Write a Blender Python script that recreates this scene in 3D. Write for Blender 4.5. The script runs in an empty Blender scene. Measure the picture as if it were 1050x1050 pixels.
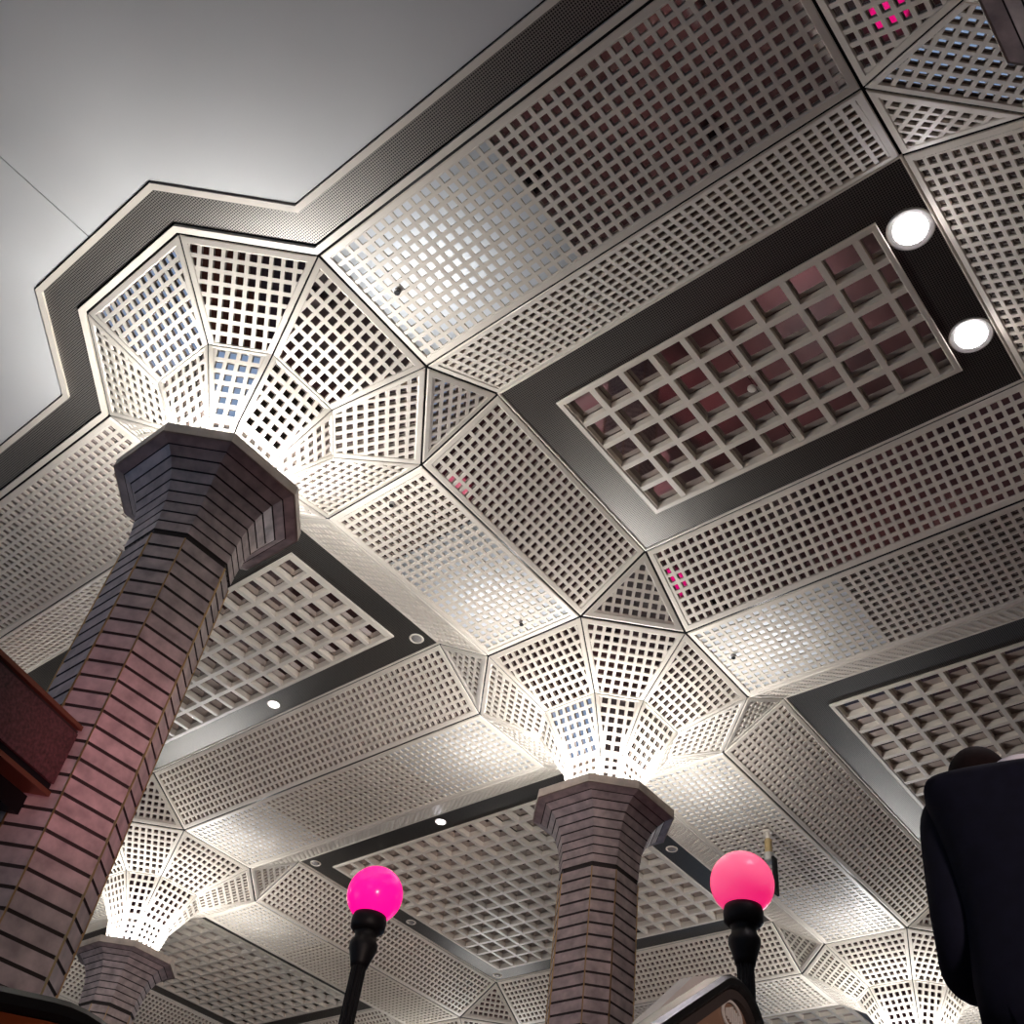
import bpy, bmesh, math, random
from mathutils import Vector, Matrix
random.seed(4)
S = bpy.context.scene
COL = S.collection
PI = math.pi
Z0 = 7.6                       # height of the flat vault panels above the hall floor
# ------------------------------------------------------------------ camera
F_PX = 1063.37
ROT = ((0.77657, 0.62029, 0.11035), (-0.37883, 0.59968, -0.70489), (-0.50341, 0.50559, 0.70068))
CAMP = Vector((4.9713, -2.0124, Z0 - 6.0))
cd = bpy.data.cameras.new('camera'); cam = bpy.data.objects.new('camera', cd); COL.objects.link(cam)
r0, r1, r2 = (Vector(r) for r in ROT)
m = Matrix((r0, -r1, -r2)).transposed().to_4x4(); m.translation = CAMP
cam.matrix_world = m
cd.sensor_fit = 'HORIZONTAL'; cd.sensor_width = 36.0; cd.lens = 36.0 * F_PX / 1050
cd.shift_x = -(536.43 - 525) / 1050; cd.shift_y = (558.96 - 525) / 1050
cd.clip_start = 0.05; cd.clip_end = 200
S.camera = cam

def proj(p):
    d = Vector(p) - CAMP
    z = d.dot(r2)
    if z < 0.05: return None
    return (536.43 + F_PX * d.dot(r0) / z, 558.96 + F_PX * d.dot(r1) / z)
# ------------------------------------------------------------------ world, exposure
S.view_settings.view_transform = 'Standard'; S.view_settings.look = 'None'
S.view_settings.exposure = 0.0; S.view_settings.gamma = 1.0
w = bpy.data.worlds.new('hall_ambience'); S.world = w; w.use_nodes = True
bgn = w.node_tree.nodes['Background']; bgn.inputs[0].default_value = (1.0, 0.80, 0.62, 1); bgn.inputs[1].default_value = 0.018
UPLIGHT_W = 15.0
UPSPOT_W = 29.0
VOID_W = 19.0                   # fill lights added in the void to brighten the translucent backing sheets
# ------------------------------------------------------------------ materials
def nodes(name):
    mt = bpy.data.materials.new(name); mt.use_nodes = True
    nt = mt.node_tree
    return mt, nt, nt.nodes['Principled BSDF']
def plain(name, col, rough=0.5, metal=0.0, var=0.0, scale=6.0, spec=0.5):
    mt, nt, b = nodes(name)
    b.inputs['Roughness'].default_value = rough; b.inputs['Metallic'].default_value = metal
    b.inputs['Specular IOR Level'].default_value = spec
    if var:
        tc = nt.nodes.new('ShaderNodeTexCoord'); n = nt.nodes.new('ShaderNodeTexNoise'); n.inputs['Scale'].default_value = scale
        n.inputs['Detail'].default_value = 5
        rp = nt.nodes.new('ShaderNodeValToRGB')
        rp.color_ramp.elements[0].position = .3; rp.color_ramp.elements[1].position = .7
        rp.color_ramp.elements[0].color = [c * (1 - var) for c in col] + [1]
        rp.color_ramp.elements[1].color = [min(1, c * (1 + var)) for c in col] + [1]
        nt.links.new(tc.outputs['Object'], n.inputs['Vector']); nt.links.new(n.outputs['Fac'], rp.inputs['Fac'])
        nt.links.new(rp.outputs['Color'], b.inputs['Base Color'])
    else:
        b.inputs['Base Color'].default_value = (*col, 1)
    return mt
def emit(name, col, st, base=(0.8, 0.8, 0.8), rough=.3):
    mt, nt, b = nodes(name)
    b.inputs['Base Color'].default_value = (*base, 1); b.inputs['Roughness'].default_value = rough
    b.inputs['Emission Color'].default_value = (*col, 1); b.inputs['Emission Strength'].default_value = st
    return mt
def perforated(name, metal_col, hole_col, pitch, rough=.42, metal=.6, hole=.36):
    mt, nt, b = nodes(name)
    tc = nt.nodes.new('ShaderNodeTexCoord'); L = nt.links.new
    sc = nt.nodes.new('ShaderNodeVectorMath'); sc.operation = 'SCALE'; sc.inputs['Scale'].default_value = 1 / pitch
    fr = nt.nodes.new('ShaderNodeVectorMath'); fr.operation = 'FRACTION'
    sb = nt.nodes.new('ShaderNodeVectorMath'); sb.operation = 'SUBTRACT'; sb.inputs[1].default_value = (.5, .5, .5)
    mu = nt.nodes.new('ShaderNodeVectorMath'); mu.operation = 'MULTIPLY'; mu.inputs[1].default_value = (1, 1, 0)
    ln = nt.nodes.new('ShaderNodeVectorMath'); ln.operation = 'LENGTH'
    lt = nt.nodes.new('ShaderNodeMath'); lt.operation = 'LESS_THAN'; lt.inputs[1].default_value = hole
    mx = nt.nodes.new('ShaderNodeMix'); mx.data_type = 'RGBA'
    mx.inputs['A'].default_value = (*metal_col, 1); mx.inputs['B'].default_value = (*hole_col, 1)
    L(tc.outputs['Object'], sc.inputs[0]); L(sc.outputs[0], fr.inputs[0]); L(fr.outputs[0], sb.inputs[0]); L(sb.outputs[0], mu.inputs[0])
    L(mu.outputs[0], ln.inputs[0]); L(ln.outputs['Value'], lt.inputs[0]); L(lt.outputs[0], mx.inputs['Factor'])
    L(mx.outputs['Result'], b.inputs['Base Color'])
    b.inputs['Roughness'].default_value = rough; b.inputs['Metallic'].default_value = metal
    return mt
M = {}
M['cream'] = plain('cream_enamel', (.78, .705, .60), .38, 0, .04, 2.5)
M['plaster'] = plain('white_plaster', (.78, .77, .74), .8, 0, .03, .8)
M['mirror'] = plain('smoked_mirror', (.52, .47, .47), .045, 1.0)
mt, nt, b = nodes('translucent_white_sheet')
tb = nt.nodes.new('ShaderNodeBsdfTranslucent'); tb.inputs['Color'].default_value = (.85, .86, .88, 1); ms = nt.nodes.new('ShaderNodeMixShader'); ms.inputs[0].default_value = .75
b.inputs['Base Color'].default_value = (.7, .7, .7, 1); b.inputs['Roughness'].default_value = .5
nt.links.new(b.outputs[0], ms.inputs[1]); nt.links.new(tb.outputs[0], ms.inputs[2]); nt.links.new(ms.outputs[0], nt.nodes['Material Output'].inputs[0])
M['sheet'] = mt
M['void'] = plain('dark_void', (.012, .011, .010), .9)
M['perf'] = perforated('perforated_dark_metal', (.13, .12, .105), (.010, .010, .010), .017)
M['perf_band'] = perforated('perforated_grey_metal', (.30, .28, .25), (.015, .015, .015), .016)
M['stone'] = plain('grey_mauve_marble', (.46, .385, .375), .42, 0, .3, 11.0)
M['stone_rim'] = plain('buff_marble', (.52, .45, .38), .5, 0, .2, 7.0)
M['joint'] = plain('dark_joint', (.03, .022, .02), .7)
M['brass'] = plain('brass', (.55, .36, .17), .35, 1.0)
M['granite'] = plain('red_granite', (.095, .035, .04), .35, 0, .6, 60)
M['bronze'] = plain('bronze_trim', (.26, .09, .055), .35, .6)
M['black'] = plain('black_paint', (.006, .006, .007), .5, 0, 0, 6, .25)
M['rubber'] = plain('black_rubber', (.008, .008, .008), .28)
M['steel'] = plain('brushed_steel', (.55, .53, .5), .4, .6, .08, 8)
M['wood'] = plain('brown_lacquer', (.20, .12, .08), .3)
M['pale'] = plain('pale_aluminium', (.62, .60, .57), .55, .2, .06, 8)
M['amber'] = plain('amber_strip', (.45, .09, .02), .4)
M['floor'] = plain('red_marble_floor', (.17, .085, .085), .3, 0, .6, .9)
M['globe'] = emit('magenta_globe', (1, 0, .24), 1.2, (.55, .03, .30), .18)
M['globe_pale'] = emit('pink_globe', (1, .0, .17), .85, (.96, .80, .78), .25)
M['lamp'] = emit('lamp_white', (1, .95, 1), 30)
M['lamp_small'] = emit('lamp_cool', (.88, .86, 1), 12)
M['lens'] = plain('lamp_lens', (.35, .33, .31), .12, .3)
M['suit'] = plain('navy_suit', (.0045, .005, .013), .85, 0, .2, 30, .15)
M['hair'] = plain('dark_hair', (.008, .004, .004), .8, 0, .3, 60, .1)
M['skin'] = plain('skin', (.42, .22, .16), .5)
M['shirt'] = plain('white_shirt', (.75, .72, .78), .7)
M['sensor_buff'] = plain('buff_plastic', (.5, .36, .17), .5)
M['blue_glow'] = emit('blue_panel_glow', (.36, .62, 1), .9)  # glow for the added panels that the mirrors reflect
# ------------------------------------------------------------------ helpers
def mesh_obj(name, verts, faces, mats, parent=None, fm=None, smooth=False):
    me = bpy.data.meshes.new(name)
    me.from_pydata([tuple(v) for v in verts], [], faces)
    if not isinstance(mats, (list, tuple)): mats = [mats]
    for mt in mats: me.materials.append(mt)
    if fm: me.polygons.foreach_set('material_index', fm)
    if smooth: me.polygons.foreach_set('use_smooth', [True] * len(me.polygons))
    me.update()
    o = bpy.data.objects.new(name, me); COL.objects.link(o)
    if parent: o.parent = parent; o.matrix_parent_inverse = parent.matrix_world.inverted()
    return o
def tag(o, label=None, cat=None, group=None, kind=None):
    if label: o['label'] = label
    if cat: o['category'] = cat
    if group: o['group'] = group
    if kind: o['kind'] = kind
    return o
def thing(name, loc, label, cat, group=None):
    o = bpy.data.objects.new(name, None); COL.objects.link(o)
    o.location = loc; o.matrix_world = Matrix.Translation(Vector(loc)); o.empty_display_size = .1
    return tag(o, label, cat, group)
def bm_obj(name, bm, mat, parent=None, smooth=False):
    me = bpy.data.meshes.new(name); bmesh.ops.recalc_face_normals(bm, faces=bm.faces); bm.to_mesh(me); bm.free()
    mats = mat if isinstance(mat, (list, tuple)) else [mat]
    for mt in mats: me.materials.append(mt)
    if smooth: me.polygons.foreach_set('use_smooth', [True] * len(me.polygons))
    o = bpy.data.objects.new(name, me); COL.objects.link(o)
    if parent: o.parent = parent; o.matrix_parent_inverse = parent.matrix_world.inverted()
    return o
def lathe(bm, prof, center, seg=24, axis=Vector((0, 0, 1))):
    c = Vector(center); q = Vector((0, 0, 1)).rotation_difference(axis)
    rings = []
    for r, z in prof:
        rings.append([bm.verts.new(c + q @ Vector((r * math.cos(2 * PI * k / seg), r * math.sin(2 * PI * k / seg), z))) for k in range(seg)])
    for a, b in zip(rings, rings[1:]):
        for k in range(seg): bm.faces.new((a[k], a[(k + 1) % seg], b[(k + 1) % seg], b[k]))
    bm.faces.new(rings[0][::-1]); bm.faces.new(rings[-1])
def prism(bm, base, off):
    off = Vector(off)
    a = [bm.verts.new(Vector(p)) for p in base]; b = [bm.verts.new(Vector(p) + off) for p in base]
    n = len(a)
    bm.faces.new(a[::-1]); bm.faces.new(b)
    for k in range(n): bm.faces.new((a[k], a[(k + 1) % n], b[(k + 1) % n], b[k]))
def sweep(bm, path, section, up=Vector((0, 0, 1)), closed=False):
    # section: list of (side, normal) offsets; path in a plane with constant side vector
    rings = []
    n = len(path)
    for i, p in enumerate(path):
        p = Vector(p)
        t = (Vector(path[min(i + 1, n - 1)]) - Vector(path[max(i - 1, 0)])).normalized()
        side = up; nrm = side.cross(t).normalized()
        rings.append([bm.verts.new(p + side * s + nrm * h) for s, h in section])
    k = len(section)
    for a, b in zip(rings, rings[1:]):
        for j in range(k): bm.faces.new((a[j], a[(j + 1) % k], b[(j + 1) % k], b[j]))
    bm.faces.new(rings[0][::-1]); bm.faces.new(rings[-1])
# ---- 2D polygon utilities
def area2(p): return sum(p[i][0] * p[(i + 1) % len(p)][1] - p[(i + 1) % len(p)][0] * p[i][1] for i in range(len(p))) / 2
def inset(p, d):
    n = len(p); out = []
    dd = d if isinstance(d, (list, tuple)) else [d] * n
    L = []
    for i in range(n):
        a, b = p[i], p[(i + 1) % n]; dx, dy = b[0] - a[0], b[1] - a[1]; l = math.hypot(dx, dy)
        nx, ny = -dy / l, dx / l
        L.append((nx, ny, nx * a[0] + ny * a[1] + dd[i]))
    for i in range(n):
        a, b = L[i - 1], L[i]; det = a[0] * b[1] - a[1] * b[0]
        out.append(((a[2] * b[1] - a[1] * b[2]) / det, (a[0] * b[2] - a[2] * b[0]) / det))
    return out
def halfplanes(p):
    H = []
    for i in range(len(p)):
        a, b = p[i], p[(i + 1) % len(p)]; dx, dy = b[0] - a[0], b[1] - a[1]; l = math.hypot(dx, dy)
        H.append((-dy / l, dx / l, (-dy * a[0] + dx * a[1]) / l))
    return H
def clip(poly, H):
    for nx, ny, c in H:
        ds = [nx * x + ny * y - c for x, y in poly]
        if min(ds) >= -1e-9: continue
        if max(ds) <= 1e-9: return None
        out = []
        n = len(poly)
        for i in range(n):
            a, b, da, db = poly[i], poly[(i + 1) % n], ds[i], ds[(i + 1) % n]
            if da >= 0: out.append(a)
            if (da > 0 > db) or (da < 0 < db):
                t = da / (da - db); out.append((a[0] + (b[0] - a[0]) * t, a[1] + (b[1] - a[1]) * t))
        poly = out
        if len(poly) < 3: return None
    return poly
class Plane:
    """local frame on a planar polygon whose visible face looks down into the hall"""
    def __init__(s, pts, udir):
        pts = [Vector(p) for p in pts]; s.o = sum(pts, Vector()) / len(pts)
        n = Vector((0, 0, 0))
        for i in range(len(pts)): n += (pts[i] - s.o).cross(pts[(i + 1) % len(pts)] - s.o)
        n.normalize()
        if n.z > 0: n = -n
        s.n = n; s.u = (Vector(udir) - n * n.dot(Vector(udir))).normalized(); s.v = n.cross(s.u)
        p = [((q - s.o).dot(s.u), (q - s.o).dot(s.v)) for q in pts]
        s.p = p if area2(p) > 0 else p[::-1]
    def w(s, a, h=0.0): return s.o + s.u * a[0] + s.v * a[1] + s.n * h
def build_frame(pl, gap, border, depth, lip, mat, name, parent):
    n = len(pl.p)
    gp = list(gap) if isinstance(gap, (list, tuple)) else [gap] * n; bo = list(border) if isinstance(border, (list, tuple)) else [border] * n
    outer = inset(pl.p, gp); inner = inset(pl.p, [g + b for g, b in zip(gp, bo)]); bev = inset(pl.p, [g + min(.007, b * .3) for g, b in zip(gp, bo)])
    back = inset(pl.p, [g + b * .62 for g, b in zip(gp, bo)]); mid = inset(pl.p, [g + min(.002, b * .1) for g, b in zip(gp, bo)])
    n = len(outer); V = []; Fc = []
    rings = [(back, -depth), (mid, -.008), (outer, lip - .006), (bev, lip), (inset(inner, -.006), lip), (inner, lip - .008), (inner, -depth)]
    for ring, h in rings: V += [pl.w(a, h) for a in ring]
    for k in range(len(rings) - 1):
        for i in range(n):
            j = (i + 1) % n
            Fc.append((k * n + i, k * n + j, (k + 1) * n + j, (k + 1) * n + i))
    return mesh_obj(name, V, Fc, mat, parent), inner
def build_lattice(pl, inner, pitch, bar, depth, mat, name, parent, v0=None, u0=None):
    H = halfplanes(inner); V = []; Fc = []
    us = [a[0] for a in inner]; vs = [a[1] for a in inner]
    umin, umax, vmin, vmax = min(us), max(us), min(vs), max(vs)
    nu = int((umax - umin) / pitch) + 2; nv = int((vmax - vmin) / pitch) + 2
    uc, vc = (umin + umax) / 2, (vmin + vmax) / 2
    cu = max(1, round((umax - umin) / pitch)); cv = max(1, round((vmax - vmin) / pitch))
    ul = [uc + (k - cu / 2) * pitch for k in range(-1, cu + 2)] if u0 is None else [u0 + k * pitch for k in range(-nu, nu + 1)]
    vl = [vc + (k - cv / 2) * pitch for k in range(-1, cv + 2)] if v0 is None else [v0 + k * pitch for k in range(-nv, nv + 1)]
    hb = bar / 2
    def add(poly, axis, lo, hi):
        b = len(V); n = len(poly)
        V.extend(pl.w(a, 0) for a in poly); Fc.append(tuple(range(b, b + n)))
        for i in range(n):
            a, c = poly[i], poly[(i + 1) % n]
            if abs(a[axis] - c[axis]) < 1e-6 and (abs(a[axis] - lo) < 1e-6 or abs(a[axis] - hi) < 1e-6):
                k = len(V); V.append(pl.w(a, -depth)); V.append(pl.w(c, -depth))
                Fc.append((b + (i + 1) % n, b + i, k, k + 1))
    for v in vl:
        r = clip([(umin - .1, v - hb), (umax + .1, v - hb), (umax + .1, v + hb), (umin - .1, v + hb)], H)
        if r: add(r, 1, v - hb, v + hb)
    for v in vl[:-1]:
        lo, hi = v + hb, v + pitch - hb
        for u in ul:
            r = clip([(u - hb, lo), (u + hb, lo), (u + hb, hi), (u - hb, hi)], H)
            if r: add(r, 0, u - hb, u + hb)
    if not Fc: return None
    return mesh_obj(name, V, Fc, mat, parent)
SHEET = 1.36
def build_mirror(pl, gap, depth, parent, seg=0, tilt=.004, name='mirror_backing', sheets=(0, 0)):
    q = inset(pl.p, gap); us = [a[0] for a in q]; n = max(1, round((max(us) - min(us)) / seg)) if seg else 1
    V = []; Fc = []; lo_, hi_ = min(us), max(us)
    for end, flag in enumerate(sheets):
        if not flag: continue
        a, b = (lo_, lo_ + SHEET) if end == 0 else (hi_ - SHEET, hi_)
        r = clip(q, [(1, 0, a + .001), (-1, 0, -b + .001)])
        mesh_obj('translucent_sheet', [pl.w(p, -depth - .016) for p in r], [tuple(range(len(r)))], M['sheet'], parent)
        ld = bpy.data.lights.new('void_fill', 'POINT'); ld.energy = VOID_W * flag; ld.color = (.97, .98, 1); ld.shadow_soft_size = .06  # added light behind the sheet, makes its holes glow white
        lo = bpy.data.objects.new('void_fill', ld); COL.objects.link(lo); lo.location = pl.w((a + .42 if end == 0 else b - .42, 0), -depth - .47)
        if end == 0: lo_ = b
        else: hi_ = a
    for k in range(n):
        a = lo_ + (hi_ - lo_) * k / n; b = lo_ + (hi_ - lo_) * (k + 1) / n
        r = clip(q, [(1, 0, a + .002), (-1, 0, -b + .002)])
        if not r: continue
        ta, tb = random.uniform(-tilt, tilt), random.uniform(-tilt, tilt)
        i0 = len(V); um = (a + b) / 2
        V += [pl.w(p, -depth - .006 + ta * (p[0] - um) + tb * p[1]) for p in r]
        Fc.append(tuple(range(i0, i0 + len(r))))
    return mesh_obj(name, V, Fc, M['mirror'], parent)
MARGIN = 12
def in_view(pts):
    c = sum((Vector(p) for p in pts), Vector()) / len(pts)
    pr = [proj(p) for p in list(pts) + [c]]
    pr = [p for p in pr if p]
    if not pr: return False
    return not (max(p[0] for p in pr) < -MARGIN or min(p[0] for p in pr) > 1050 + MARGIN or max(p[1] for p in pr) < -MARGIN or min(p[1] for p in pr) > 1050 + MARGIN)
PITCH, BAR, DEP, BORD = .0805, .0275, .016, .050
def panel(name, pts, udir, label, cat, group, seg=2.2, border=BORD, sheets=(0, 0)):
    if not in_view(pts): return None
    c = sum((Vector(p) for p in pts), Vector()) / len(pts)
    t = thing(name, c, label, cat, group)
    pl = Plane(pts, udir)
    fr, inner = build_frame(pl, .010, border, DEP, .006, M['cream'], 'frame', t)
    build_lattice(pl, inner, PITCH, BAR, DEP, M['cream'], 'lattice', t)
    build_mirror(pl, .04, DEP, t, seg, sheets=sheets)
    return t
# ------------------------------------------------------------------ the vault grid
L, MM, M2, L2 = 5.698, 4.483, 6.622, 7.201
a_, r_, p_, h_ = .5351, 1.1978, 1.2231, .429
XS = [-L2 - 6.0, -L2, 0.0, L, L + 5.7]
YS = [0.0, MM, MM + M2, MM + M2 + 5.5]
CN = {(2, 0): 'near left column', (2, 1): 'middle column', (3, 0): 'top right corner column', (1, 1): 'small far left column',
      (2, 2): 'lower right fan', (3, 1): 'right frame edge', (1, 2): 'bottom frame edge',
      (1, 0): 'left frame edge', (0, 1): 'far left distant column', (0, 2): 'farthest bottom left column', (3, 2): 'suited person side',
      (2, 3): 'farthest bottom right column', (1, 3): 'farthest bottom column', (0, 3): 'hidden distant column', (0, 0): 'hidden left column', (4, 0): 'a', (4, 1): 'b', (4, 2): 'c', (4, 3): 'd'}
from collections import defaultdict
CN = defaultdict(lambda: 'distant column', CN)
KN = {(2, 0): 'coffer with the two glaring downlights', (1, 0): 'coffer behind the near left column', (2, 1): 'coffer beside the suited person',
      (1, 1): 'coffer behind the middle column', (0, 1): 'coffer right of the small far column', (2, 2): 'coffer below the suited person',
      (1, 2): 'coffer under the bottom edge', (0, 0): 'coffer at the far left edge', (0, 2): 'farthest left coffer', (3, 0): 'e', (3, 1): 'f', (3, 2): 'g'}
def octo(cx, cy, z, r, q):
    a = r * q
    return [Vector((cx + x, cy + y, z)) for x, y in ((r, -a), (r, a), (a, r), (-a, r), (-r, a), (-r, -a), (-a, -r), (a, -r))]
# dark roof slab above everything, added to stop light (hidden behind the mirrors)
bm = bmesh.new(); prism(bm, [(-16, -1.4, Z0 + .62), (14, -1.4, Z0 + .62), (14, 20, Z0 + .62), (-16, 20, Z0 + .62)], (0, 0, .1))
tag(bm_obj('ceiling', bm, M['void']), kind='structure')
# ---- plain plaster ceiling and perforated perimeter band
def perimeter(d):
    pts = []
    t = math.tan(PI / 8)
    for cx in (XS[4], XS[3], XS[2], XS[1]):
        pts += [(cx + r_ + d * t, -a_ - d), (cx + a_ + d * t, -r_ - d), (cx - a_ - d * t, -r_ - d), (cx - r_ - d * t, -a_ - d)]
    return pts
def strip(name, d0, d1, z0, z1, mat, thick):
    A, B = perimeter(d0), perimeter(d1)
    bm = bmesh.new()
    for i in range(len(A) - 1):
        q = [(*A[i], Z0 + z0), (*A[i + 1], Z0 + z0), (*B[i + 1], Z0 + z1), (*B[i], Z0 + z1)]
        g = .002
        prism(bm, q, (0, 0, thick))
    return tag(bm_obj(name, bm, mat), kind='structure')
strip('trim_1', .010, .055, -.012, -.012, M['cream'], .03)
strip('trim_2', .067, .292, .012, .012, M['perf_band'], .01)
strip('trim_3', .292, .335, -.014, -.014, M['cream'], .03)
strip('trim_4', -.01, .37, .05, .05, M['void'], .02)
bm = bmesh.new(); B = perimeter(.345)
far = -7.6
for i in range(len(B) - 1):
    x0, x1 = B[i][0], B[i + 1][0]
    q = [(x0, B[i][1], Z0), (x1, B[i + 1][1], Z0), (x1, far, Z0), (x0, far, Z0)]
    # a thin construction joint over the near column
    if x0 > 0 > x1:
        ym = B[i][1]
        prism(bm, [(x0, ym, Z0), (.004, ym, Z0), (.004, far, Z0), (x0, far, Z0)], (0, 0, .03))
        prism(bm, [(-.004, ym, Z0), (x1, ym, Z0), (x1, far, Z0), (-.004, far, Z0)], (0, 0, .03))
    else: prism(bm, q, (0, 0, .03))
tag(bm_obj('ceiling_plain', bm, M['plaster']), kind='structure')
bm = bmesh.new(); prism(bm, [(-16, -1, 0), (14, -1, 0), (14, 1, 0), (-16, 1, 0)], (0, 0, -.1)); bm.free()
bm = bmesh.new(); prism(bm, [(-16, -7.6, -.1), (14, -7.6, -.1), (14, 20, -.1), (-16, 20, -.1)], (0, 0, .1))
tag(bm_obj('floor', bm, M['floor']), kind='structure')
# ---- beams: flat soffit panels between neighbouring columns
GLOW = {(2, 0, 'x'): (1, 0), (2, 1, 'x'): (1, 0), (2, 0, 'y'): (0, 1), (1, 1, 'x'): (1, .8), (2, 1, 'y'): (.7, 1), (1, 1, 'y'): (.7, 0)}
for i in range(5):
    for j in range(4):
        x, y = XS[i], YS[j]
        if i < 4:
            x2 = XS[i + 1]; pts = [(x + r_, y - a_, Z0), (x2 - r_, y - a_, Z0), (x2 - r_, y + a_, Z0), (x + r_, y + a_, Z0)]
            panel('flat_vault_panel', pts, (1, 0, 0), f'flat perforated panel from the {CN[(i, j)]} to the {CN[(i + 1, j)]}', 'ceiling panel', 'flat panels of the vault beams', sheets=GLOW.get((i, j, 'x'), (0, 0)))
        if j < 3:
            y2 = YS[j + 1]; pts = [(x - a_, y + r_, Z0), (x + a_, y + r_, Z0), (x + a_, y2 - r_, Z0), (x - a_, y2 - r_, Z0)]
            panel('flat_vault_panel', pts, (0, 1, 0), f'flat perforated panel from the {CN[(i, j)]} to the {CN[(i, j + 1)]}', 'ceiling panel', 'flat panels of the vault beams', sheets=GLOW.get((i, j, 'y'), (0, 0)))
# ---- coffers with their four slopes and four corner triangles
CPITCH, CBAR, CDEP = .268, .046, .066
for i in range(4):
    for j in range(3):
        x0, x1, y0, y1 = XS[i], XS[i + 1], YS[j], YS[j + 1]; zh = Z0 + h_; K = KN[(i, j)]
        def slope(pts, u, side):
            panel('sloping_vault_panel', pts, u, f'sloping perforated panel, {side} edge of the {K}', 'ceiling panel', 'sloping panels around the coffers')
        slope([(x0 + r_, y0 + a_, Z0), (x1 - r_, y0 + a_, Z0), (x1 - p_, y0 + p_, zh), (x0 + p_, y0 + p_, zh)], (1, 0, 0), 'upper left')
        slope([(x0 + r_, y1 - a_, Z0), (x1 - r_, y1 - a_, Z0), (x1 - p_, y1 - p_, zh), (x0 + p_, y1 - p_, zh)], (1, 0, 0), 'lower right')
        slope([(x0 + a_, y0 + r_, Z0), (x0 + a_, y1 - r_, Z0), (x0 + p_, y1 - p_, zh), (x0 + p_, y0 + p_, zh)], (0, 1, 0), 'lower left')
        slope([(x1 - a_, y0 + r_, Z0), (x1 - a_, y1 - r_, Z0), (x1 - p_, y1 - p_, zh), (x1 - p_, y0 + p_, zh)], (0, 1, 0), 'upper right')
        for cx, sx, cy, sy, side in ((x0, 1, y0, 1, 'left'), (x1, -1, y0, 1, 'top'), (x1, -1, y1, -1, 'right'), (x0, 1, y1, -1, 'bottom')):
            panel('triangular_vault_panel', [(cx + sx * r_, cy + sy * a_, Z0), (cx + sx * a_, cy + sy * r_, Z0), (cx + sx * p_, cy + sy * p_, zh)],
                  (sx, -sy, 0), f'triangular perforated panel, {side} corner of the {K}', 'ceiling panel', 'triangular panels at the coffer corners')
        rect = [(x0 + p_, y0 + p_, zh), (x1 - p_, y0 + p_, zh), (x1 - p_, y1 - p_, zh), (x0 + p_, y1 - p_, zh)]
        if not in_view(rect): continue
        c = Vector(((x0 + x1) / 2, (y0 + y1) / 2, zh))
        t = thing('coffer', c, {(2, 0): 'mirrored lattice coffer in dark border with two glaring downlights on its right', (1, 0): 'lattice coffer with dark border partly hidden by the near left column',
                                (2, 1): 'lattice coffer at right edge behind the suited person', (1, 1): 'wide lattice coffer with dark border behind the middle column and left pink globe',
                                (0, 1): 'narrow lattice coffer to the right of the small far left column'}.get((i, j), f'{K} with cream lattice and dark border'), 'coffer', 'lattice coffers')
        pl = Plane(rect, (1, 0, 0))
        e = .325
        R0 = [(x0 + p_ + .012, y0 + p_ + .012), (x1 - p_ - .012, y0 + p_ + .012), (x1 - p_ - .012, y1 - p_ - .012), (x0 + p_ + .012, y1 - p_ - .012)]
        R1 = [(x0 + p_ + e, y0 + p_ + e), (x1 - p_ - e, y0 + p_ + e), (x1 - p_ - e, y1 - p_ - e), (x0 + p_ + e, y1 - p_ - e)]
        for k in range(4):
            k2 = (k + 1) % 4; bm = bmesh.new()
            prism(bm, [(*R0[k], zh + .01), (*R0[k2], zh + .01), (*R1[k2], zh + .01), (*R1[k], zh + .01)], (0, 0, .012))
            bm_obj('border_plate', bm, M['perf'], t)
        # thin cream lip round the border
        lip = Plane(rect, (1, 0, 0)); build_frame(lip, -.006, .022, .03, .004, M['cream'], 'lip', t)
        gp = Plane([(*q, zh) for q in R1], (1, 0, 0))
        fr, inner = build_frame(gp, -.004, .046, CDEP, .012, M['cream'], 'lattice_frame', t)
        iu = min(q[0] for q in inner); iv = min(q[1] for q in inner) if gp.v.y > 0 else max(q[1] for q in inner)
        build_lattice(gp, inner, CPITCH, CBAR, CDEP, M['cream'], 'lattice', t, v0=iv - CBAR * .3 * (1 if gp.v.y > 0 else -1), u0=iu - CBAR * .3)
        build_mirror(gp, 0, CDEP, t, 1.3)
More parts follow.
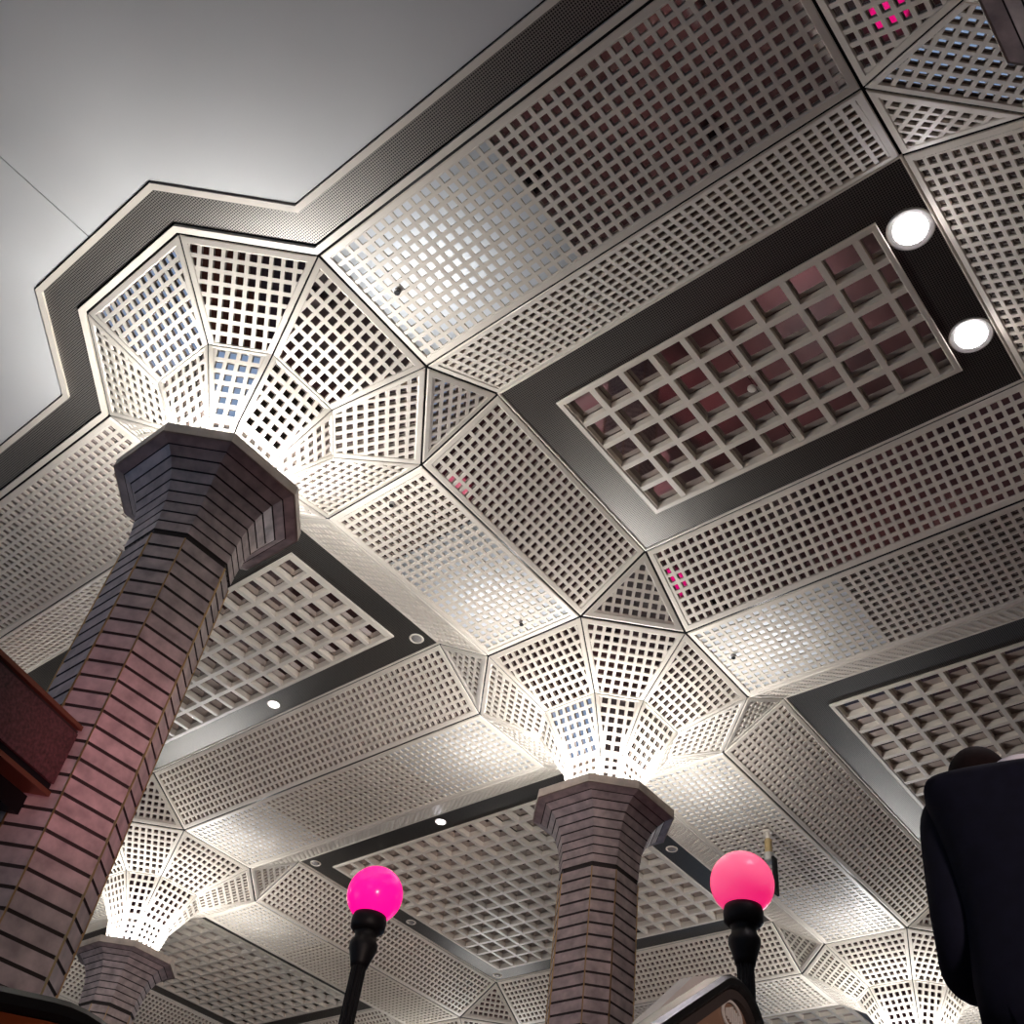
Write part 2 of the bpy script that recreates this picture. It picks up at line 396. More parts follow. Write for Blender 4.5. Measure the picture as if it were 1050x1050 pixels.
# ------------------------------------------------------------------ columns and their fans
FAN = [(1.1978, 0.0, .4467), (.600, -.345, .473), (.330, -.777, .56), (.262, -1.16, .50)]
SIDES = ['right', 'lower right', 'bottom', 'lower left', 'left', 'upper left', 'top', 'upper right']
def fan(i, j):
    cx, cy = XS[i], YS[j]
    rings = [octo(cx, cy, Z0 + z, r, q) for r, z, q in FAN]
    if not in_view(rings[0]): return
    lab = {(2, 0): 'glowing perforated fan vault opening out of the near left column', (2, 1): 'glowing perforated fan vault above the middle column',
           (1, 1): 'glowing perforated fan vault above the small far left column', (2, 2): 'glowing perforated fan vault at lower right beside the suited person',
           (3, 0): 'unlit dark perforated fan vault in the top right corner'}.get((i, j), f'perforated fan vault over the {CN[(i, j)]}')
    t = thing('fan_vault', (cx, cy, Z0 - 1.16), lab, 'fan vault', 'fan vaults on the columns')
    for k in range(8):
        k2 = (k + 1) % 8
        for tier in range(3):
            A, B = rings[tier], rings[tier + 1]
            pts = [A[k], A[k2], B[k2], B[k]]
            if tier == 2 and False: continue
            pl = Plane(pts, A[k2] - A[k])
            sb = (.042, .034, .026)[tier]; tb = (.05, .020, .026)[tier]; bb = (.020, .016, .02)[tier]
            # the four edges in the plane's own order: which is the top, which the bottom one
            ed = []
            for q in range(4):
                a, b = pl.p[q], pl.p[(q + 1) % 4]; za, zb_ = pl.w(a).z, pl.w(b).z
                if abs(za - zb_) > .02: ed.append('s')
                else: ed.append('t' if za > pl.o.z else 'b')
            bd = [{'s': sb, 't': tb, 'b': bb}[q] for q in ed]
            gp_ = [{'s': .006, 't': .008 if tier == 0 else .0008, 'b': .0008}[q] for q in ed]
            dep = (.012, .012, .010)[tier]
            fr, inner = build_frame(pl, gp_, bd, dep, .005, M['cream'], ('upper_facet', 'lower_facet', 'neck_facet')[tier], t)
            build_lattice(pl, inner, PITCH if tier < 2 else .07, BAR, dep, M['cream'], 'lattice', fr)
            build_mirror(pl, [b * .7 + g for g, b in zip(gp_, bd)], dep, fr, 0)
CL = {(2, 0): 'large marble-clad octagonal column with flared capital, nearest, at left', (2, 1): 'marble-clad octagonal column with flared capital in the middle',
      (1, 1): 'small far marble-clad column at bottom left behind the near column', (3, 0): 'dark flared column top cut off by the top right corner'}
def column(i, j):
    cx, cy = XS[i], YS[j]
    if not (in_view(octo(cx, cy, Z0 - 1.2, .6, .5)) or in_view(octo(cx, cy, Z0 - 2.6, .3, .5))): return
    t = thing('column', (cx, cy, 0), CL.get((i, j), f'marble-clad flared column, {CN[(i, j)]}'), 'column', 'marble columns')
    q = .47
    def qf(r): return .52 - .05 * max(0, min(1, (r - .298) / .26))
    # capital slab
    bm = bmesh.new()
    prism(bm, octo(cx, cy, Z0 - 1.236, .572, q), (0, 0, .078))
    o = bm_obj('capital_slab', bm, M['stone_rim'], t)
    def courses(name, zs, rad, jt):
        V = []; Fc = []; fm = []
        def ring(z, r):
            b = len(V); V.extend(octo(cx, cy, z, r, qf(r))); return b
        def band(a, b, mi):
            for k in range(8): Fc.append((a + k, a + (k + 1) % 8, b + (k + 1) % 8, b + k)); fm.append(mi)
        for z0, z1 in zip(zs, zs[1:]):
            zj = z0 + (z1 - z0) * jt
            a = ring(z0, rad(z0) - .007); b = ring(zj, rad(zj) - .007); c = ring(zj, rad(zj)); d = ring(z1, rad(z1)); e = ring(z1, rad(z1) - .007)
            band(a, b, 1); band(b, c, 1); band(c, d, 0); band(d, e, 1)
        return mesh_obj(name, V, Fc, [M['stone'], M['joint']], t, fm)
    R0 = .298
    zt, zb = Z0 - 1.240, Z0 - 1.82
    TAB = [(-1.83, .298), (-1.70, .304), (-1.58, .319), (-1.48, .343), (-1.40, .376), (-1.34, .412), (-1.285, .462), (-1.255, .510), (-1.244, .545), (-1.240, .562)]
    def flare(z):
        z -= Z0
        for (za, ra), (zc, rc) in zip(TAB, TAB[1:]):
            if z <= zc: return ra + (rc - ra) * max(0, (z - za)) / (zc - za)
        return TAB[-1][1]
    # courses of equal arc length up the flare
    N = 400; zz = [zb + (zt - zb) * k / N for k in range(N + 1)]; acc = [0]
    for k in range(N): acc.append(acc[-1] + math.hypot(zz[k + 1] - zz[k], flare(zz[k + 1]) - flare(zz[k])))
    nc = 9; zs = []
    for c in range(nc + 1):
        tgt = acc[-1] * c / nc; k = min(range(N + 1), key=lambda k: abs(acc[k] - tgt)); zs.append(zz[k])
    fine = []
    courses('capital', zs, flare, .16)
    bm = bmesh.new(); prism(bm, octo(cx, cy, zb - .030, R0 - .010, .52), (0, 0, .034)); bm_obj('neck_joint', bm, M['joint'], t)
    n = int((zb - .03) / .0965); zs = [.0 + (zb - .03) * k / n for k in range(n + 1)]
    courses('shaft', zs, lambda z: R0, .19)
    for k in range(8):
        bm = bmesh.new()
        v = octo(cx, cy, 0, R0 + .0015, .52)[k]; s = .0055
        out = (v - Vector((cx, cy, 0))).normalized(); sd = Vector((-out.y, out.x, 0))
        prism(bm, [v - out * .008 - sd * s, v + out * .003 - sd * s * .6, v + out * .003 + sd * s * .6, v - out * .008 + sd * s], (0, 0, zb - .03)); bm_obj('brass_arris', bm, M['brass'], t)
LIT = {(2, 0): 1.0, (2, 1): 1.0, (1, 1): 1.0, (2, 2): 1.0, (1, 2): .55, (0, 1): .5, (1, 0): .35, (3, 2): .2}
for i in range(5):
    for j in range(4):
        fan(i, j); column(i, j)
        if (i, j) in LIT:
            for k in range(8):
                an = PI / 4 * k + PI / 8 * 0
                ld = bpy.data.lights.new('uplight', 'POINT'); ld.energy = UPLIGHT_W * LIT[(i, j)]; ld.color = (.97, .98, 1.0); ld.shadow_soft_size = .02
                lo = bpy.data.objects.new('uplight', ld); COL.objects.link(lo)
                lo.location = (XS[i] + .40 * math.cos(an), YS[j] + .40 * math.sin(an), Z0 - 1.135)
                ld = bpy.data.lights.new('uplight_spot', 'SPOT'); ld.energy = UPSPOT_W * LIT[(i, j)]; ld.color = (.97, .98, 1.0); ld.shadow_soft_size = .02; ld.spot_size = math.radians(166); ld.spot_blend = 1
                l2 = bpy.data.objects.new('uplight_spot', ld); COL.objects.link(l2); l2.location = lo.location; l2.rotation_euler = (PI, 0, 0)
# ------------------------------------------------------------------ recessed downlights
def downlight(x, y, lit, label, rad=.062, big=False):
    z = Z0 + h_ + .01
    t = thing('recessed_downlight', (x, y, z), label, 'downlight', 'recessed downlights in the coffer borders')
    bm = bmesh.new()
    lathe(bm, [(rad * .86, -.002), (rad * 1.12, -.010), (rad * 1.2, -.002), (rad * 1.2, .002), (rad * .86, .002)], (x, y, z), 28); bm_obj('bezel', bm, M['cream' if not big else 'steel'], t)
    bm = bmesh.new()
    lathe(bm, [(rad * .86, -.003), (rad * .7, -.014), (rad * .3, -.02)], (x, y, z), 28); bm_obj('lens', bm, (M['lamp'] if big else M['lamp_small']) if lit else M['lens'], t, True)
    if lit:
        ld = bpy.data.lights.new('downlight_beam', 'SPOT'); ld.energy = 60 if big else 25; ld.spot_size = math.radians(100); ld.spot_blend = .6; ld.color = (1, .9, .95); ld.shadow_soft_size = .05
        lo = bpy.data.objects.new('downlight_beam', ld); COL.objects.link(lo); lo.location = (x, y, z - .05); lo.parent = t; lo.matrix_parent_inverse = t.matrix_world.inverted()
downlight(4.312, 1.72, True, 'upper of the two glaring white downlights at the right end of the coffer', .128, True)
downlight(4.312, 2.70, True, 'lower of the two glaring white downlights at the right end of the coffer', .124, True)
downlight(-3.54, 3.09, True, 'small lit downlight to the right of the near left column shaft')
downlight(-3.54, 5.86, True, 'small lit downlight left of the middle column, above the left pink globe')
downlight(-1.38, 3.09, False, 'unlit downlight at the right corner of the coffer behind the near column')
downlight(-1.38, 7.71, False, 'unlit downlight just right of the middle column capital')
downlight(-5.82, 7.76, False, 'unlit downlight just right of the left pink globe')
downlight(-5.82, 9.72, False, 'unlit downlight at the bottom corner of the coffer behind the middle column')
downlight(-5.82, 5.86, False, 'unlit downlight at the left corner of the coffer above the left pink globe')
# ------------------------------------------------------------------ little fittings on the panels
def onz(u, v, z):
    d = r0 * ((u - 536.43) / F_PX) + r1 * ((v - 558.96) / F_PX) + r2
    return CAMP + d * ((z - CAMP.z) / d.z)
def onx(u, v, x):
    d = r0 * ((u - 536.43) / F_PX) + r1 * ((v - 558.96) / F_PX) + r2
    return CAMP + d * ((x - CAMP.x) / d.x)
def atd(u, v, dep):
    return CAMP + (r0 * ((u - 536.43) / F_PX) + r1 * ((v - 558.96) / F_PX) + r2) * dep
for u, v, lab in ((408, 298, 'tiny dark sprinkler on the flat panel above the near left column fan'), (402, 516, 'tiny dark sprinkler at the upper end of the panel joining the near and middle columns'),
                  (535, 638, 'tiny dark sprinkler at the lower end of the panel joining the near and middle columns'), (752, 672, 'tiny dark sprinkler on the flat panel right of the middle column fan')):
    p = onz(u, v, Z0 - .006)
    t = thing('sprinkler_head', p, lab, 'sprinkler', 'sprinklers on the vault panels')
    bm = bmesh.new(); lathe(bm, [(.024, 0), (.024, -.006), (.012, -.010), (.010, -.028)], p, 14); bm_obj('escutcheon', bm, M['lens'], t)
    bm = bmesh.new(); lathe(bm, [(.018, -.028), (.020, -.031), (.018, -.034)], p, 14); bm_obj('deflector', bm, M['black'], t)
p = onz(771, 398, Z0 + h_ - .012)
bm = bmesh.new(); lathe(bm, [(.034, 0), (.034, -.01), (.022, -.016)], p, 18)
tag(bm_obj('smoke_detector', bm, M['cream']), 'small round cream detector disc on the coffer lattice below the glaring downlights', 'detector')
# hanging sensor right of the right globe
p = onz(787, 852, Z0 - .006)
t = thing('hanging_sensor', p, 'small hanging buff tube with dark bracket behind the right pink globe', 'sensor')
bm = bmesh.new(); lathe(bm, [(.05, 0), (.05, -.02), (.024, -.03), (.024, -.10)], p, 14); bm_obj('ceiling_rose', bm, M['cream'], t)
bm = bmesh.new(); lathe(bm, [(.03, -.10), (.04, -.11), (.04, -.26), (.03, -.27)], p, 14); bm_obj('tube', bm, M['sensor_buff'], t)
bm = bmesh.new(); lathe(bm, [(.052, -.27), (.056, -.28), (.056, -.36), (.03, -.38)], p, 14); bm_obj('collar', bm, M['steel'], t)
for sx in (-1, 1):
    bm = bmesh.new(); q = p + Vector((sx * .06, 0, 0)); prism(bm, [q + Vector((-.012, -.04, -.33)), q + Vector((.012, -.04, -.33)), q + Vector((.012, .04, -.33)), q + Vector((-.012, .04, -.33))], (0, 0, -.42)); bm_obj('bracket', bm, M['black'], t)
bm = bmesh.new(); lathe(bm, [(.05, -.60), (.05, -.72), (.03, -.76)], p, 14); bm_obj('lens_body', bm, M['steel'], t)
# ------------------------------------------------------------------ globe lamp posts
def lamp_post(pos, rad, label, base, gm='globe'):
    x, y, z = pos
    t = thing('lamp_post', (x, y, base), label, 'lamp post', 'pink globe lamp posts')
    bm = bmesh.new(); bmesh.ops.create_uvsphere(bm, u_segments=40, v_segments=28, radius=rad); bmesh.ops.translate(bm, verts=bm.verts, vec=pos)
    bm_obj('globe', bm, M[gm], t, True)
    zg = z - rad * .83
    bm = bmesh.new(); lathe(bm, [(rad * .46, zg - .110), (rad * .60, zg - .085), (rad * .62, zg - .03), (rad * .58, zg + .01), (rad * .50, zg + .02)], (x, y, 0), 28); bm_obj('gallery', bm, M['black'], t, True)
    bm = bmesh.new(); lathe(bm, [(.055, zg - .34), (.062, zg - .31), (.075, zg - .27), (.092, zg - .22), (.092, zg - .185), (.075, zg - .16), (.07, zg - .13), (.082, zg - .11)], (x, y, 0), 24); bm_obj('moulded_collar', bm, M['black'], t, True)
    n = 12; bm = bmesh.new(); prof = []
    zb = base + .5; zt = zg - .34
    ring = []
    for k in range(48):
        rr = .049 if k % 4 < 2 else .043
        ring.append((x + rr * math.cos(2 * PI * k / 48), y + rr * math.sin(2 * PI * k / 48), zb))
    prism(bm, ring, (0, 0, zt - zb)); bm_obj('fluted_pole', bm, M['black'], t)
    bm = bmesh.new(); lathe(bm, [(.17, base), (.17, base + .06), (.13, base + .09), (.11, base + .3), (.075, base + .36), (.085, base + .42), (.06, base + .5)], (x, y, 0), 24); bm_obj('pedestal', bm, M['black'], t, True)
gl = atd(384.5, 917.5, 7.0); lamp_post(gl, .188, 'black lamp post with glowing magenta globe, left one', 0)
gr = atd(761, 906, 6.2); lamp_post(gr, .189, 'black lamp post with glowing pink globe, right one beside escalator newel', 0, 'globe_pale')
# added bare spot below the view, colours the near column pink
ld = bpy.data.lights.new('pink_column_spot', 'SPOT'); ld.energy = 250; ld.color = (1, .34, .42); ld.shadow_soft_size = .18; ld.spot_size = math.radians(24); ld.spot_blend = 1
lo = bpy.data.objects.new('pink_column_spot', ld); COL.objects.link(lo); lo.location = (3.5, .1, 2.5)
lo.rotation_euler = (Vector((.3, 0, 4.25)) - lo.location).to_track_quat('-Z', 'Y').to_euler()
# ------------------------------------------------------------------ red granite mezzanine fascia at left
e = Vector((.32, -.947, 0)); nn = Vector((.947, .32, 0))
P0 = Vector((.280, -.205, 0)); P1 = P0 + e * 3.2; P2 = P1 - nn * 1.3; P3 = Vector((-.85, -.37, 0)); P4 = Vector((.13, -.37, 0))
base = [P0, P1, P2, P3, P4]
t = thing('granite_fascia', (P0.x, P0.y, 4.0), 'dark red granite fascia with bronze trims meeting the near left column', 'fascia')
def lay(z0, z1, off, mat, name):
    bm = bmesh.new(); b = [P0 + nn * off, P1 + nn * off, P2, P3, P4]
    prism(bm, [p + Vector((0, 0, z0)) for p in b], (0, 0, z1 - z0)); bm_obj(name, bm, mat, t)
lay(4.03, 4.315, 0, M['granite'], 'granite_slab')
lay(4.315, 4.335, -.01, M['joint'], 'shadow_gap')
lay(4.335, 4.36, .012, M['bronze'], 'top_trim')
lay(3.985, 4.03, -.015, M['black'], 'bottom_recess')
lay(3.96, 3.985, .010, M['bronze'], 'bottom_trim')
lay(3.86, 3.96, -.10, M['black'], 'underside_panel')
# ------------------------------------------------------------------ escalator newels
def arc(cx, cy, cz, R, a0, a1, n): return [Vector((cx, cy + R * math.cos(a0 + (a1 - a0) * k / n), cz + R * math.sin(a0 + (a1 - a0) * k / n))) for k in range(n + 1)]
SIDE = Vector((1, 0, 0))
RS = [(-.042, -.008), (-.042, .010), (-.030, .022), (.030, .022), (.042, .010), (.042, -.008), (.030, -.018), (-.030, -.018)]
def newel(x, yc, zc, R, slope, label, side):
    t = thing('escalator_balustrade', (x, yc, 0), label, 'escalator', None)
    a0 = PI / 2 + slope
    ar = arc(x, yc, zc, R, a0, -PI / 2, 28)
    dirn = Vector((0, -math.cos(slope), -math.sin(slope)))
    start = [ar[0] + dirn * d for d in (2.0, 1.5, 1.0, .5, .2)]
    tail = [ar[-1] + Vector((0, -d, -d * math.tan(slope))) for d in (.15, .5, 1.2, 2.0)]
    bm = bmesh.new(); sweep(bm, start + ar + tail, RS, SIDE); bm_obj('handrail', bm, M['rubber'], t, False)
    ar2 = arc(x, yc, zc, R - .035, a0, -PI / 2, 28)
    st2 = [ar2[0] + dirn * d for d in (2.0, 1.0, .2)]
    bm = bmesh.new(); sweep(bm, st2 + ar2, [(-.03, -.014), (-.03, .014), (.03, .014), (.03, -.014)], SIDE)
    bm_obj('guide_strip', bm, M['amber' if side == 'left' else 'joint'], t)
    ar3 = arc(x, yc, zc, R - .05, a0, -PI / 2, 28)
    pts = [ar3[0] + dirn * 2.0] + ar3 + [ar3[-1] + Vector((0, -2.0, -2.0 * math.tan(slope)))]
    bm = bmesh.new(); prism(bm, [p - SIDE * .012 for p in pts], SIDE * .024); bm_obj('side_panel', bm, M['wood'], t)
    return t
t = newel(3.30, .885, 2.842, .142, math.radians(36), 'escalator balustrade end with black handrail and round emblem, at bottom right', 'right')
# pale steel capping beyond the rail
q0, q1, q2, q3 = onx(627, 1080, 3.2), onx(711, 1001, 3.2), onx(742, 999, 3.2), onx(676, 1080, 3.2)
bm = bmesh.new(); prism(bm, [q0, q1, q2, q3], (-.05, 0, 0)); bm_obj('steel_capping', bm, M['pale'], t)
ec = onx(750, 1042, 3.315)
bm = bmesh.new()
ring = [(.062, .05), (.052, .041)]
for ry, rz in ((.060, .046), (.050, .037)):
    pass
oo = [ec + Vector((0, .060 * math.cos(2 * PI * k / 32), .046 * math.sin(2 * PI * k / 32))) for k in range(32)]
ii = [ec + Vector((0, .050 * math.cos(2 * PI * k / 32), .037 * math.sin(2 * PI * k / 32))) for k in range(32)]
vo = [bm.verts.new(p) for p in oo]; vi = [bm.verts.new(p) for p in ii]; vo2 = [bm.verts.new(p + SIDE * .005) for p in oo]; vi2 = [bm.verts.new(p + SIDE * .005) for p in ii]
for k in range(32):
    j = (k + 1) % 32
    bm.faces.new((vo[k], vo[j], vi[j], vi[k])); bm.faces.new((vo2[k], vo2[j], vi2[j], vi2[k])); bm.faces.new((vo[k], vo[j], vo2[j], vo2[k])); bm.faces.new((vi[k], vi[j], vi2[j], vi2[k]))
for k in range(-3, 4):
    hgt = .028 - abs(k) * .005; y = k * .012
    prism(bm, [ec + Vector((0, y - .003, -hgt)), ec + Vector((0, y + .003, -hgt)), ec + Vector((0, y + .006, hgt)), ec + Vector((0, y, hgt))], SIDE * .005)
bm_obj('round_emblem', bm, M['pale'], t)
newel(2.90, -0.985, 1.972, .298, math.radians(10), 'black curved escalator handrail with amber strip at bottom left corner', 'left')
# ------------------------------------------------------------------ suited person, seen from behind and below
def skin_obj(name, verts, edges, radii, mat, parent, root=0, levels=2):
    me = bpy.data.meshes.new(name); me.from_pydata([tuple(v) for v in verts], edges, []); o = bpy.data.objects.new(name, me); COL.objects.link(o)
    md = o.modifiers.new('skin', 'SKIN'); md.use_smooth_shade = True
    for k, (rx, ry) in enumerate(radii):
        sv = me.skin_vertices[0].data[k]; sv.radius = (rx, ry); sv.use_root = (k == root)
    sb = o.modifiers.new('sub', 'SUBSURF'); sb.levels = levels; sb.render_levels = levels
    me.materials.append(mat)
    if parent: o.parent = parent; o.matrix_parent_inverse = parent.matrix_world.inverted()
    return o
fw = Vector((-.22, .975, 0)).normalized(); rt = Vector((fw.y, -fw.x, 0))
PS = atd(1043, 797, 2.6)
PB = Vector((PS.x, PS.y, 0))
fz = PS.z - 1.475
def W(r, f, z): return PB + rt * r + fw * f + Vector((0, 0, fz + z))
# the escalator flight under the camera and the suited person
ex0, ex1 = 3.95, 5.33; run, rise = .40, .262
bm = bmesh.new(); yb = PB.y - .17; n0 = int(fz / rise)
y = yb - n0 * run; z = fz - n0 * rise; y_first = y
pp = [Vector((ex0, y, .001))]
for k in range(n0 + 7):
    pp.append(Vector((ex0, y, z))); y += run; pp.append(Vector((ex0, y, z))); z += rise
pp.append(Vector((ex0, y, .001)))
prism(bm, pp, (ex1 - ex0, 0, 0))
t = thing('escalator', (ex0, y_first, 0), 'escalator flight carrying the suited person', 'escalator')
bm_obj('steps', bm, M['steel'], t)
pr = thing('person', (PB.x, PB.y, fz), 'person in dark navy suit seen from behind at the right edge', 'person')
# ---- body (skin) : trunk, legs, neck, head
bv = [W(0, 0, .95), W(0, 0, 1.15), W(0, .04, 1.36), W(-.01, .12, 1.46), W(-.05, .20, 1.50), W(-.08, .28, 1.53),
      W(.10, 0, .86), W(.10, .02, .48), W(.10, 0, .08), W(.10, .16, .04), W(-.10, 0, .86), W(-.10, .02, .48), W(-.10, 0, .08), W(-.10, .16, .04),
      W(-.19, .05, 1.40), W(-.235, .02, 1.12), W(-.13, .27, 1.10), W(.19, .05, 1.40), W(.235, .02, 1.12), W(.13, .27, 1.10)]
be = [(0, 1), (1, 2), (2, 3), (3, 4), (4, 5), (0, 6), (6, 7), (7, 8), (8, 9), (0, 10), (10, 11), (11, 12), (12, 13), (2, 14), (14, 15), (15, 16), (2, 17), (17, 18), (18, 19)]
br = [(.13, .10), (.13, .10), (.14, .10), (.06, .06), (.058, .06), (.078, .09), (.08, .08), (.055, .055), (.04, .04), (.03, .04), (.08, .08), (.055, .055), (.04, .04), (.03, .04),
      (.05, .05), (.04, .04), (.028, .028), (.05, .05), (.04, .04), (.028, .028)]
skin_obj('body', bv, be, br, M['skin'], pr)
# ---- head as shaped ellipsoid fused look: skull, with hair cap and ears
def blob(name, c, rad, mat, parent, fwd, cut=None, seg=28):
    bm = bmesh.new(); bmesh.ops.create_uvsphere(bm, u_segments=seg, v_segments=seg // 2, radius=1)
    up = (Vector((0, 0, 1)) - fwd * fwd.z).normalized(); sd = fwd.cross(up)
    for v in bm.verts:
        x, y, z = v.co
        v.co = Vector(c) + sd * x * rad[0] + fwd * y * rad[1] + up * z * rad[2]
    return bm_obj(name, bm, mat, parent, True)
hf = (fw * .85 + Vector((0, 0, -.52))).normalized()
HC = atd(1008, 813, 2.9); hc = Vector(HC)
blob('head', hc, (.076, .098, .112), M['skin'], pr, hf)
blob('hair', hc - hf * .022 + Vector((0, 0, .016)), (.084, .094, .106), M['hair'], pr, hf)
for s in (-1, 1): blob('ear', hc + rt * s * .082 + Vector((0, 0, -.02)), (.012, .022, .033), M['skin'], pr, hf, seg=12)
# ---- jacket as lofted rings
def loft(name, rings, mat, parent, cap=True, sub=1):
    bm = bmesh.new(); R = []
    for ring in rings: R.append([bm.verts.new(p) for p in ring])
    n = len(R[0])
    for a, b in zip(R, R[1:]):
        for k in range(n): bm.faces.new((a[k], a[(k + 1) % n], b[(k + 1) % n], b[k]))
    if cap: bm.faces.new(R[0][::-1]); bm.faces.new(R[-1])
    o = bm_obj(name, bm, mat, parent, True)
    md = o.modifiers.new('sub', 'SUBSURF'); md.levels = sub; md.render_levels = sub
    return o
def ell(cr, cf, z, a, b, n=20, pw=2.6):
    out = []
    for k in range(n):
        an = 2 * PI * k / n; c, s = math.cos(an), math.sin(an)
        out.append(W(cr + a * math.copysign(abs(c) ** (2 / pw), c), cf + b * math.copysign(abs(s) ** (2 / pw), s), z))
    return out
loft('jacket', [ell(0, .0, .80, .205, .145), ell(0, .0, .95, .200, .14), ell(0, 0, 1.12, .185, .135), ell(0, .01, 1.28, .205, .145), ell(0, .03, 1.37, .225, .15), ell(0, .035, 1.43, .232, .148, 20, 4.5), ell(0, .04, 1.468, .228, .14, 20, 5), ell(0, .05, 1.478, .20, .125, 20, 4), ell(0, .075, 1.482, .12, .09), ell(0, .09, 1.485, .075, .065)], M['suit'], pr)
def tube_ring(p, d, r, n=14):
    d = d.normalized(); x = d.orthogonal().normalized(); y = d.cross(x)
    return [p + (x * math.cos(2 * PI * k / n) + y * math.sin(2 * PI * k / n)) * r for k in range(n)]
def sleeve(s):
    pts = [(s * .170, .045, 1.445, .050), (s * .188, .04, 1.415, .072), (s * .195, .03, 1.28, .068), (s * .200, .0, 1.12, .066), (s * .196, .0, 1.05, .066), (s * .215, .06, 1.005, .060), (s * .18, .16, 1.03, .052), (s * .14, .26, 1.08, .045)]
    P = [W(a, b, c) for a, b, c, _ in pts]; bm = bmesh.new(); R = []
    prev = None
    for k, p in enumerate(P):
        d = (P[min(k + 1, len(P) - 1)] - P[max(k - 1, 0)]).normalized()
        x = (rt - d * rt.dot(d)).normalized(); y = d.cross(x)
        R.append([bm.verts.new(p + (x * math.cos(2 * PI * q / 14) + y * math.sin(2 * PI * q / 14)) * pts[k][3]) for q in range(14)])
    for a, b in zip(R, R[1:]):
        for q in range(14): bm.faces.new((a[q], a[(q + 1) % 14], b[(q + 1) % 14], b[q]))
    bm.faces.new(R[0][::-1]); bm.faces.new(R[-1])
    o = bm_obj('sleeve', bm, M['suit'], pr, True); md = o.modifiers.new('sub', 'SUBSURF'); md.levels = 1; md.render_levels = 2
for s in (-1, 1): sleeve(s)
# shirt collar and hands
loft('shirt_collar', [ell(.01, .06, 1.472, .080, .078, 20, 2), ell(.015, .075, 1.545, .078, .074, 20, 2), ell(.015, .075, 1.550, .070, .066, 20, 2)], M['shirt'], pr)
for s in (-1, 1):
    w0 = W(s * .13, .28, 1.105); hv = [w0, W(s * .11, .34, 1.12)]; he = [(0, 1)]; hr = [(.028, .022), (.036, .016)]
    for q in range(4):
        off = (q - 1.5) * .02; b = len(hv)
        hv += [W(s * .11, .36, 1.12) + rt * off, W(s * .10, .40 + .006 * (1.5 - abs(q - 1.5)), 1.125) + rt * off, W(s * .09, .42, 1.105) + rt * off * .9]
        he += [(1, b), (b, b + 1), (b + 1, b + 2)]; hr += [(.010, .010), (.009, .009), (.007, .007)]
    b = len(hv); hv += [W(s * .085, .31, 1.13), W(s * .06, .345, 1.145)]; he += [(0, b), (b, b + 1)]; hr += [(.012, .012), (.009, .009)]
    skin_obj('hand', hv, he, hr, M['skin'], pr)
for s in (-1, 1):
    loft('trouser_leg', [ell(s * .10, 0, .08, .075, .085), ell(s * .10, .01, .5, .085, .09), ell(s * .10, 0, .82, .10, .115)], M['suit'], pr)
    loft('shoe', [ell(s * .10, .05, .0, .045, .135), ell(s * .10, .05, .05, .045, .13), ell(s * .10, .0, .10, .04, .06)], M['black'], pr)
# ------------------------------------------------------------------ hall end wall with added blue glowing panels (seen only in the mirrors)
bm = bmesh.new(); prism(bm, [(-16, -7.7, 0), (14, -7.7, 0), (14, -7.6, 0), (-16, -7.6, 0)], (0, 0, Z0)); tag(bm_obj('wall_back', bm, M['plaster']), kind='structure')

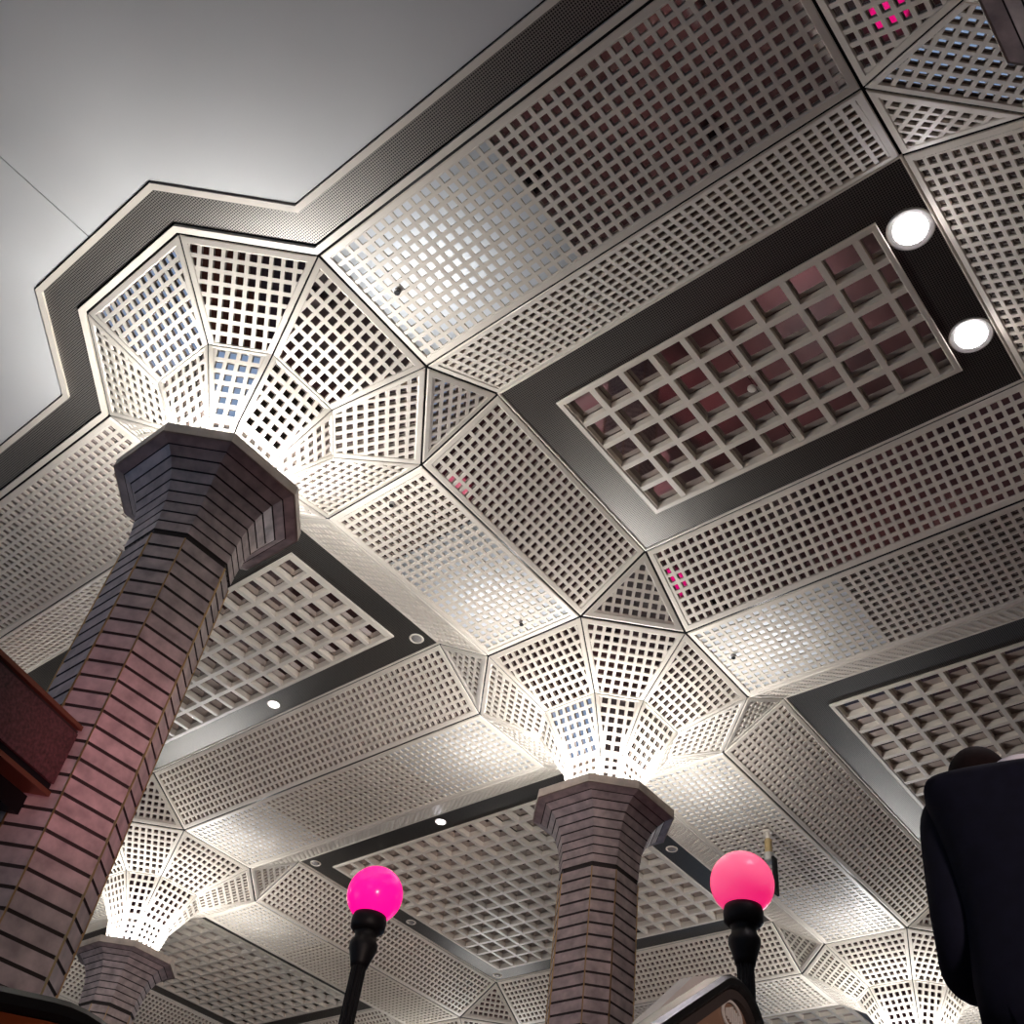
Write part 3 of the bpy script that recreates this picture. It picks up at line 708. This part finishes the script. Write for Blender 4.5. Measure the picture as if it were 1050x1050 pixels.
def glow_panel(name, x0, x1, z0, z1, y, sgn):  # added glowing panel, gives the mirrors something blue to reflect
    bm = bmesh.new(); prism(bm, [(x0, y, z0), (x1, y, z0), (x1, y, z1), (x0, y, z1)], (0, sgn * .03, 0)); tag(bm_obj(name, bm, M['blue_glow']), kind='structure')
glow_panel('blue_panel_1', -11, -4.6, .1, 3.4, -7.595, 1)
glow_panel('blue_panel_2', 2.2, 6.2, 4.6, 6.7, -7.595, 1)
bm = bmesh.new(); prism(bm, [(-16, 20, 0), (14, 20, 0), (14, 20.1, 0), (-16, 20.1, 0)], (0, 0, Z0 + .6)); tag(bm_obj('wall_front', bm, M['plaster']), kind='structure')
glow_panel('blue_panel_3', -9.5, -2.0, 1.8, 4.4, 19.99, -1)
glow_panel('blue_panel_4', .5, 4.0, 2.2, 4.6, 19.99, -1)
# a second escalator on the far side of the hall, its pink-lit treads reflected in the coffer mirrors
t = thing('escalator', (-2.6, 5.4, 0), 'pink-lit escalator treads seen only as a reflection in the mirrored coffer', 'escalator')
bm = bmesh.new(); pp = [Vector((-2.7, 5.6, .001))]; y, z = 5.6, .2
for k in range(12): pp.append(Vector((-2.7, y, z))); y += .36; pp.append(Vector((-2.7, y, z))); z += .2
pp.append(Vector((-2.7, y, .001))); prism(bm, pp, (1.3, 0, 0)); bm_obj('steps', bm, M['steel'], t)
def added_spot(name, loc, aim, watts, col, size, cone):  # unseen spot added to tint one part of the hall
    ld = bpy.data.lights.new(name, 'SPOT'); ld.energy = watts; ld.color = col; ld.shadow_soft_size = size; ld.spot_size = math.radians(cone); ld.spot_blend = .8
    lo = bpy.data.objects.new(name, ld); COL.objects.link(lo); lo.location = loc; lo.rotation_euler = (Vector(aim) - Vector(loc)).to_track_quat('-Z', 'Y').to_euler()
added_spot('pink_tread_light', (-1.9, 6.5, 5.5), (-2.0, 7.2, 0), 500, (1, .3, .42), .1, 40)  # added spot, turns the reflected treads pink
added_spot('blue_column_fill', (-6.5, -7.0, 3.4), (0, 0, 5.2), 260, (.5, .63, 1), .4, 18)  # added blue fill on the near column's left faces
added_spot('warm_column_fill', (10.5, -4.5, 2.2), (0, 3.2, 4.5), 1700, (1, .77, .69), .5, 32)  # added warm fill that brightens the columns from out of view
added_spot('pink_floor_light', (.8, 8.6, 5.0), (1.0, 7.4, 0), 260, (1, .40, .45), .1, 46)  # added spot, puts pink on the floor for the coffer mirrors
added_spot('red_floor_light', (1.6, 1.2, 3.2), (1.6, 2.0, 0), 70, (1, .42, .40), .1, 70)  # added spot, reddens the floor seen in the flat panel mirrors
